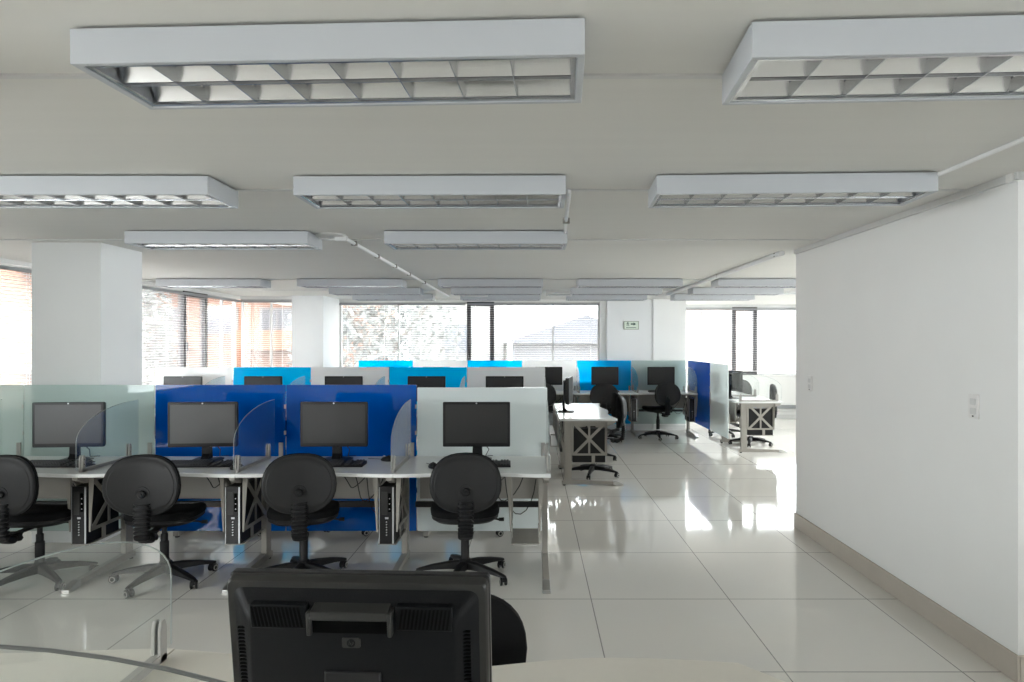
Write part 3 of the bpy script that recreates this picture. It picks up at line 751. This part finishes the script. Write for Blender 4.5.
for k, lab in ((1, 'black computer tower hung under the desk before the right blue screen'), (2, 'black computer tower hung under the desk before the left blue screen'), (3, 'black computer tower hung under the desk before the pale green screen')):
    place(pcP, (j1[k]-.065, 4.43+.12, .2525), 0, lab, 'computer tower', 'computer towers')
chair(-.445, 4.66, 6, 'black office chair at the right end of the nearest row, seen from behind')
chair(-1.51, 4.63, 14, 'black office chair before the right blue screen, seen from behind')
chair(-2.41, 4.59, 8, 'black office chair turned aside before the left blue screen')
chair(-3.22, 4.58, 2, 'black office chair cut off by the left edge')
# desks on the other side of the nearest screens (only undersides and chair bases show)
R1b = Frame(0, 6.27, PI)
for k in range(3):
    c = j1[k]-.5
    place(deskA, R1b.p(-c, 0), PI, ['desk behind the white screen, only its legs show', 'desk behind the right blue screen, only its legs show', 'desk behind the left blue screen, only its legs show'][k], 'desk', 'desks behind the nearest screens')
for x, y, a, lab in ((-.30, 5.96, 172, 'black office chair behind the white screen, only wheels showing below'), (-1.45, 5.96, 184, 'black office chair behind the right blue screen, only wheels showing below'), (-2.3, 5.96, 183, 'black office chair behind the left blue screen, only wheels showing below')):
    chair(x, y, a, lab)

# ================================================================== ROW 2
YP2 = 8.97; R2 = Frame(0, YP2-.92, 0)
j2 = [.17-1.0*k for k in range(5)]
pn = ['white', 'cyan', 'white', 'cyan', 'white']
names = ['rightmost', 'second from right', 'middle', 'second from left', 'leftmost']
for k in range(5):
    c = j2[k]-.5
    place(deskA, R2.p(c, 0), 0, 'desk in the second row before its %s screen' % names[k], 'desk', 'desks in the second row')
    screen_panel((c, YP2, 0), 1.0, pn[k], '%s glass screen in the second row, %s' % ('white' if pn[k] == 'white' else 'bright blue', names[k]), z1=1.25)
    place(monP, (c-.01+.03*(k == 1), 8.72, ZD), 0, 'black monitor top edge before the %s screen of the second row' % names[k], 'monitor', 'monitors')
    divider_at(R2, j2[k]-.012, .01, 'clear glass divider in the second row, right of the %s screen seat' % names[k])

# ================================================================== ROW 3 (along the back windows)
YP3 = 12.44; W3 = .97; R3 = Frame(0, YP3-.90, 0)
j3 = [2.735-W3*k for k in range(6)]
pn3 = ['frostc', 'cyan', 'white', 'cyan', 'white', 'cyan']
n3 = ['pale green', 'right bright blue', 'right white', 'middle bright blue', 'left white', 'left bright blue']
for k in range(6):
    c = j3[k]-W3/2
    place(deskB, R3.p(c, 0), 0, 'desk in the back row before its %s screen' % n3[k], 'desk', 'desks in the back row')
    screen_panel((c, YP3, 0), W3, pn3[k], '%s glass screen in the back row by the windows' % n3[k], z1=1.25)
    place(monP, (c-.02, 12.12, ZD), 0, 'black monitor before the %s screen of the back row' % n3[k], 'monitor', 'monitors')
    divider_at(R3, j3[k]-.012, .01, 'clear glass divider in the back row, right of the %s screen seat' % n3[k])
for k, lab in ((0, 'black computer tower hung under the desk before the pale green back screen'), (1, 'black computer tower hung under the desk before the right bright blue back screen')):
    place(pcP, (j3[k]-.065, R3.y+.12, .2525), 0, lab, 'computer tower', 'computer towers')
chair(.13, 11.35, 5, 'black office chair in the back row, half hidden by the end of the near screens', .05)
chair(1.18, 11.2, -10, 'black office chair in the back row before the right bright blue screen', .05)
chair(2.06, 11.45, 15, 'black office chair in the back row before the pale green screen', .05)
for x, lab in ((1.25, 'black keyboard in the back row under the monitor on bright blue'), (2.2, 'black keyboard in the back row under the monitor on pale green')):
    place(kbP, (x, 11.85, ZD), 0, lab, 'keyboard', 'keyboards')

# ================================================================== SIDE DESKS (sitter on +x, facing -x)
AX = Frame(.935, 0, PI/2)       # u -> +y, v -> -x
for k, (yc, lab) in enumerate(((8.15, 'side desk beyond the right end of the nearest row, its X braced holder showing'), (9.15, 'second side desk behind the X braced one, right of middle'))):
    o = place(deskA, AX.p(yc, 0), PI/2, lab, 'desk', 'side desks')
    # legs and holders stand at the near end here
    o.scale = (-1, .91, 1)
place(pcP, AX.p(7.65+.065, .13, .2525), PI/2, 'black computer tower behind the X brace of the side desk', 'computer tower', 'computer towers')
place(monP, (.44, 8.45, ZD), PI/2-.16, 'black monitor seen edge-on standing on the side desk', 'monitor', 'monitors')
chair(.72, 8.28, 78, 'black office chair at the side desk right of the nearest row', .06)
chair(.80, 9.35, 95, 'black office chair behind the one at the side desk', .02)
# second spine with blue and pale screens receding to the back
for k, (m_, lab) in enumerate((('frost', 'pale frosted glass screen, nearest of those receding at right'), ('blue', 'blue glass screen just behind the pale receding one at right'), ('blue', 'blue glass screen farthest back of those receding at right'))):
    if k < 2: screen_panel((2.765, 10.36+k*1.0, 0), 1.0, m_, lab, rz=PI/2, z0=.21)
    else: screen_panel((2.765, 12.13, 0), .54, m_, lab, rz=PI/2, z0=.21)
BX = Frame(3.55, 0, PI/2)
for k, (yc, lab) in enumerate(((10.42, 'side desk at right beyond the receding screens, X braced end showing'), (11.42, 'second side desk at far right below the window'))):
    o = place(deskA, BX.p(yc, 0), PI/2, lab, 'desk', 'side desks'); o.scale = (-1, .91, 1)
place(pcP, BX.p(9.92+.065, .13, .2525), PI/2, 'black computer tower behind the X brace of the far right desk', 'computer tower', 'computer towers')
place(monP, (3.02, 10.5, ZD), PI/2+.2, 'black monitor at the near end of the far right desks, angled away', 'monitor', 'monitors')
place(monP, (3.05, 11.5, ZD), PI/2-.1, 'black monitor on the second far right desk, mostly hidden', 'monitor', 'monitors')
divider_at(BX, 9.94, .01, 'clear glass divider with two clamps at the near end of the far right desks')
divider_at(BX, 10.92, .01, 'clear glass divider between the far right desks')
chair(3.36, 10.75, 70, 'black office chair at the far right desk, its back shining in window light', .06)
chair(3.27, 11.85, 100, 'black office chair behind the other at the far right desks', .06)

# ================================================================== FOREGROUND DESK
def front_desk():
    r = empty('desk', (-.155, 1.1, 0))
    pts = []
    hw = .815
    far = [(-hw, .805)]
    n = 24
    for i in range(n+1):
        t = i/n; x = -hw+ (.535+.155+hw)*t
        far.append((x, .80-.10*math.sin(PI*min(1, t/.80))**2*(1 if t < .80 else 0)-(.02*((t-.80)/.2)**2+0 if t > .80 else 0)-.055*t*0))
    far = far[1:]
    # ease the level of the right part down a little to follow the real top
    far = [(x, y-.065*max(0, (x+hw)/(2*hw))**.8) for x, y in far]
    far.append((hw, far[-1][1]-.145))
    poly = [(-hw+.0015, 0), (hw, 0)]+far[::-1]
    poly = [(max(x, -hw+.0015), y) for x, y in poly]
    MB().prism(poly, .706, ZD, 'z').build('tabletop', 'deskc', r, bevel=.003)
    for s in (-1, 1):
        x = s*(hw-.06); m = MB(); m.box(x-.02, x+.02, .06, .15, .03, .705); m.box(x-.018, x+.018, .06, .6, .65, .706); m.prism([(.04, .012), (.62, .012), (.62, .035), (.1, .065), (.04, .05)], x-.022, x+.022, 'x')
        m.build('leg', 'steel', r, bevel=.003)
    m = MB(); m.box(-hw+.08, hw-.08, -.012, 0, .43, .704); m.build('cable_tray', 'steel', r)
    tag(r, 'cream desk top in the foreground at the bottom right of the black monitor', 'desk', 'foreground desks'); return r
front_desk()
def front_desk_left():
    r = empty('desk', (-1.47, 1.1, 0)); n = 20; hw = .499
    far = [(-hw+2*hw*i/n, .805-.03*math.sin(PI*i/n)**2) for i in range(n+1)]
    MB().prism([(-hw, 0), (hw, 0)]+far[::-1], .706, ZD, 'z').build('tabletop', 'deskc', r, bevel=.003)
    for s in (-1,):
        x = s*(hw-.03); m = MB(); m.box(x-.02, x+.02, .06, .15, .03, .705); m.box(x-.018, x+.018, .06, .6, .65, .706); m.prism([(.04, .012), (.62, .012), (.62, .035), (.1, .065), (.04, .05)], x-.022, x+.022, 'x'); m.build('leg', 'steel', r, bevel=.003)
    m = MB(); m.box(-hw+.05, hw-.0, -.012, 0, .43, .704); m.build('cable_tray', 'steel', r)
    tag(r, 'cream desk top in the lower left corner under the clear glass', 'desk', 'foreground desks')
front_desk_left()
# clear divider, sitter beyond (rotated half a turn); pane starts at the far edge and comes toward the camera
place(divP, (-.972, 1.885, ZD), PI, 'large clear curved glass divider with beige clamp at lower left', 'glass divider', 'clear glass dividers on the desks')
# clear curved glass screen across the near side of the left foreground desk
gs = empty('glass_screen', (-.74, .86, 0)); pr = [(-.80, .60), (-.80, 1.189)]
for i in range(0, 17):
    a = PI/2*i/16; pr.append((.76*math.sin(a), .79+.40*math.cos(a)))
pr.append((.76, .60))
pr2 = [(x, z) for x, z in pr]
MB().prism(pr2, -.004, .004, 'y').build('glass_pane', 'glass', gs)
MB().tube([(x, 0, z) for x, z in pr2[1:-1]], .0028, 6).build('polished_edge', 'glassedged', gs, smooth=True)
for x in (-.5, .4):
    m = MB(); m.box(x-.02, x+.02, .004, .226, .66, .70); m.box(x-.02, x+.02, -.012, .012, .60, .74); m.build('bracket', 'clamp', gs, bevel=.002)
tag(gs, 'clear glass screen with grey curved edge across the lower left corner', 'glass screen')
fm = place(monP, (-.309, 1.262, ZD), PI, 'large black monitor in the foreground seen from behind', 'monitor', 'monitors')
fm.rotation_euler = (0, 0, PI-.05)
tilt = Matrix.Translation((0, .02, .23)) @ Matrix.Rotation(math.radians(-8), 4, 'X') @ Matrix.Translation((0, -.02, -.232))
for k in [q for q in bpy.data.objects if q.parent == fm]:
    if k.name.split('.')[0] not in ('stand_base', 'stand_neck'): k.matrix_basis = tilt @ k.matrix_basis
chair(-.235, 1.75, 180, 'black office chair half hidden behind the foreground monitor', -.05)
place(kbP, (-1.50, 1.55, ZD), PI, 'black keyboard peeking in at the lower left corner', 'keyboard', 'keyboards')

# ================================================================== OUTSIDE
struct(MB().box(-60, 60, -40, 80, -6.2, -6).build('ground', 'ground'))
def building(name, loc, rz, Wd, D, z0, z1, m, rows, ncol, label, win=(1.1, 1.1), band=None, gable=0):
    r = empty(name, loc, rz)
    MB().box(-Wd/2, Wd/2, 0, D, z0, z1).build('wall', m, r)
    for zz in rows:
        for i in range(ncol):
            x = -Wd/2+Wd*(i+.5)/ncol
            f = MB(); w_, h_ = win; f.box(x-w_/2-.08, x+w_/2+.08, -.06, .02, zz-h_/2-.08, zz+h_/2+.08)
            fo = f.build('window', 'render', r)
            g = MB(); g.box(x-w_/2, x-.03, -.075, -.055, zz-h_/2, zz+h_/2); g.box(x+.03, x+w_/2, -.075, -.055, zz-h_/2, zz+h_/2); g.build('pane', 'bwin', fo)
    if band:
        for zz in rows:
            for i in range(0, ncol, 2):
                x = -Wd/2+Wd*(i+.5)/ncol
                b = MB(); b.box(x-1.6, x+1.6, -1.1, 0, zz-1.35, zz-1.15); b.box(x-1.6, x+1.6, -1.1, -.98, zz-1.15, zz-.45); b.build('balcony', band, r)
    if gable:
        g = MB(); g.prism([(-Wd/2-.4, z1), (Wd/2+.4, z1), (0, z1+gable)], -.5, D, 'y'); g.build('roof', 'rooft', r)
    else:
        MB().box(-Wd/2-.15, Wd/2+.15, -.15, D, z1, z1+.25).build('cornice', 'render', r)
    tag(r, label, 'building', 'buildings outside'); return r
building('apartment_building', (-15, 14, 0), PI/2, 26, 8, -6, 10, 'brick', (-4, -1, 2, 5, 8), 8, 'orange brick flats outside the left windows', band='render')
building('apartment_building', (-16, 33, 0), 0, 16, 8, -6, 10, 'brick', (-3.4, -.4, 2.6, 5.6, 8.2), 6, 'orange brick flats beyond the far left corner window', win=(1.5, 1.1), band='brick')
building('house', (-2.9, 27, 0), 0, 3.6, 6, -6, 6.5, 'render', (1.7, -1.5), 1, 'white house with a framed window beside the tree outside', win=(.9, 1.1))
building('house', (1.9, 25, 0), 0, 5.2, 6, -6, 1.55, 'rendg', (-1.0,), 2, 'grey gabled house outside the middle window', win=(1.6, 1.4), gable=1.0)
building('house', (6.3, 24, 0), 0, 2.2, 6, -6, 3.4, 'brick2', (-2,), 1, 'old brown brick wall seen at the left of the far right window')
building('house', (12.6, 26, 0), 0, 9.4, 6, -6, 2.6, 'render', (-.6,), 4, 'pale low building outside the far right window', win=(1.7, .8))
def tree(loc, h_, rad, label, seed):
    rnd = random.Random(seed); r = empty('tree', loc)
    m = MB(); m.tube([(0, 0, 0), (.1, 0, h_*.35), (0, .1, h_*.7)], .2, 8, rr=[.28, .2, .08])
    for k in range(9):
        a = rnd.uniform(0, 2*PI); z = h_*rnd.uniform(.35, .65); q = rad*rnd.uniform(.5, .9)
        m.tube([(0, 0, z), (q*.5*math.cos(a), q*.5*math.sin(a), z+h_*.12), (q*math.cos(a), q*math.sin(a), z+h_*.22)], .05, 5, rr=[.08, .05, .02])
    m.build('trunk', 'bark', r, smooth=True)
    m = MB()
    for k in range(5200):
        u = rnd.random()**.45; a = rnd.uniform(0, 2*PI); b = math.acos(rnd.uniform(-1, 1))
        p = Vector((math.sin(b)*math.cos(a)*rad*u, math.sin(b)*math.sin(a)*rad*u, h_*.68+math.cos(b)*h_*.36*u))
        s = rnd.uniform(.06, .15); d1 = Vector((rnd.uniform(-1, 1), rnd.uniform(-1, 1), rnd.uniform(-1, 1))).normalized(); d2 = d1.orthogonal().normalized()
        m.add([p-d1*s, p+d2*s*.5, p+d1*s, p-d2*s*.5], [(0, 1, 2, 3)])
    f = m.build('foliage', 'leaf', r); f['kind'] = 'stuff'
    tag(r, label, 'tree', 'trees outside')
tree((-4.6, 21, -6), 11.0, 2.6, 'big pale leafy tree outside the middle window', 1)
tree((-9.4, 16.5, -6), 9.6, 1.0, 'thin pale tree outside the left window next to the near column', 2)
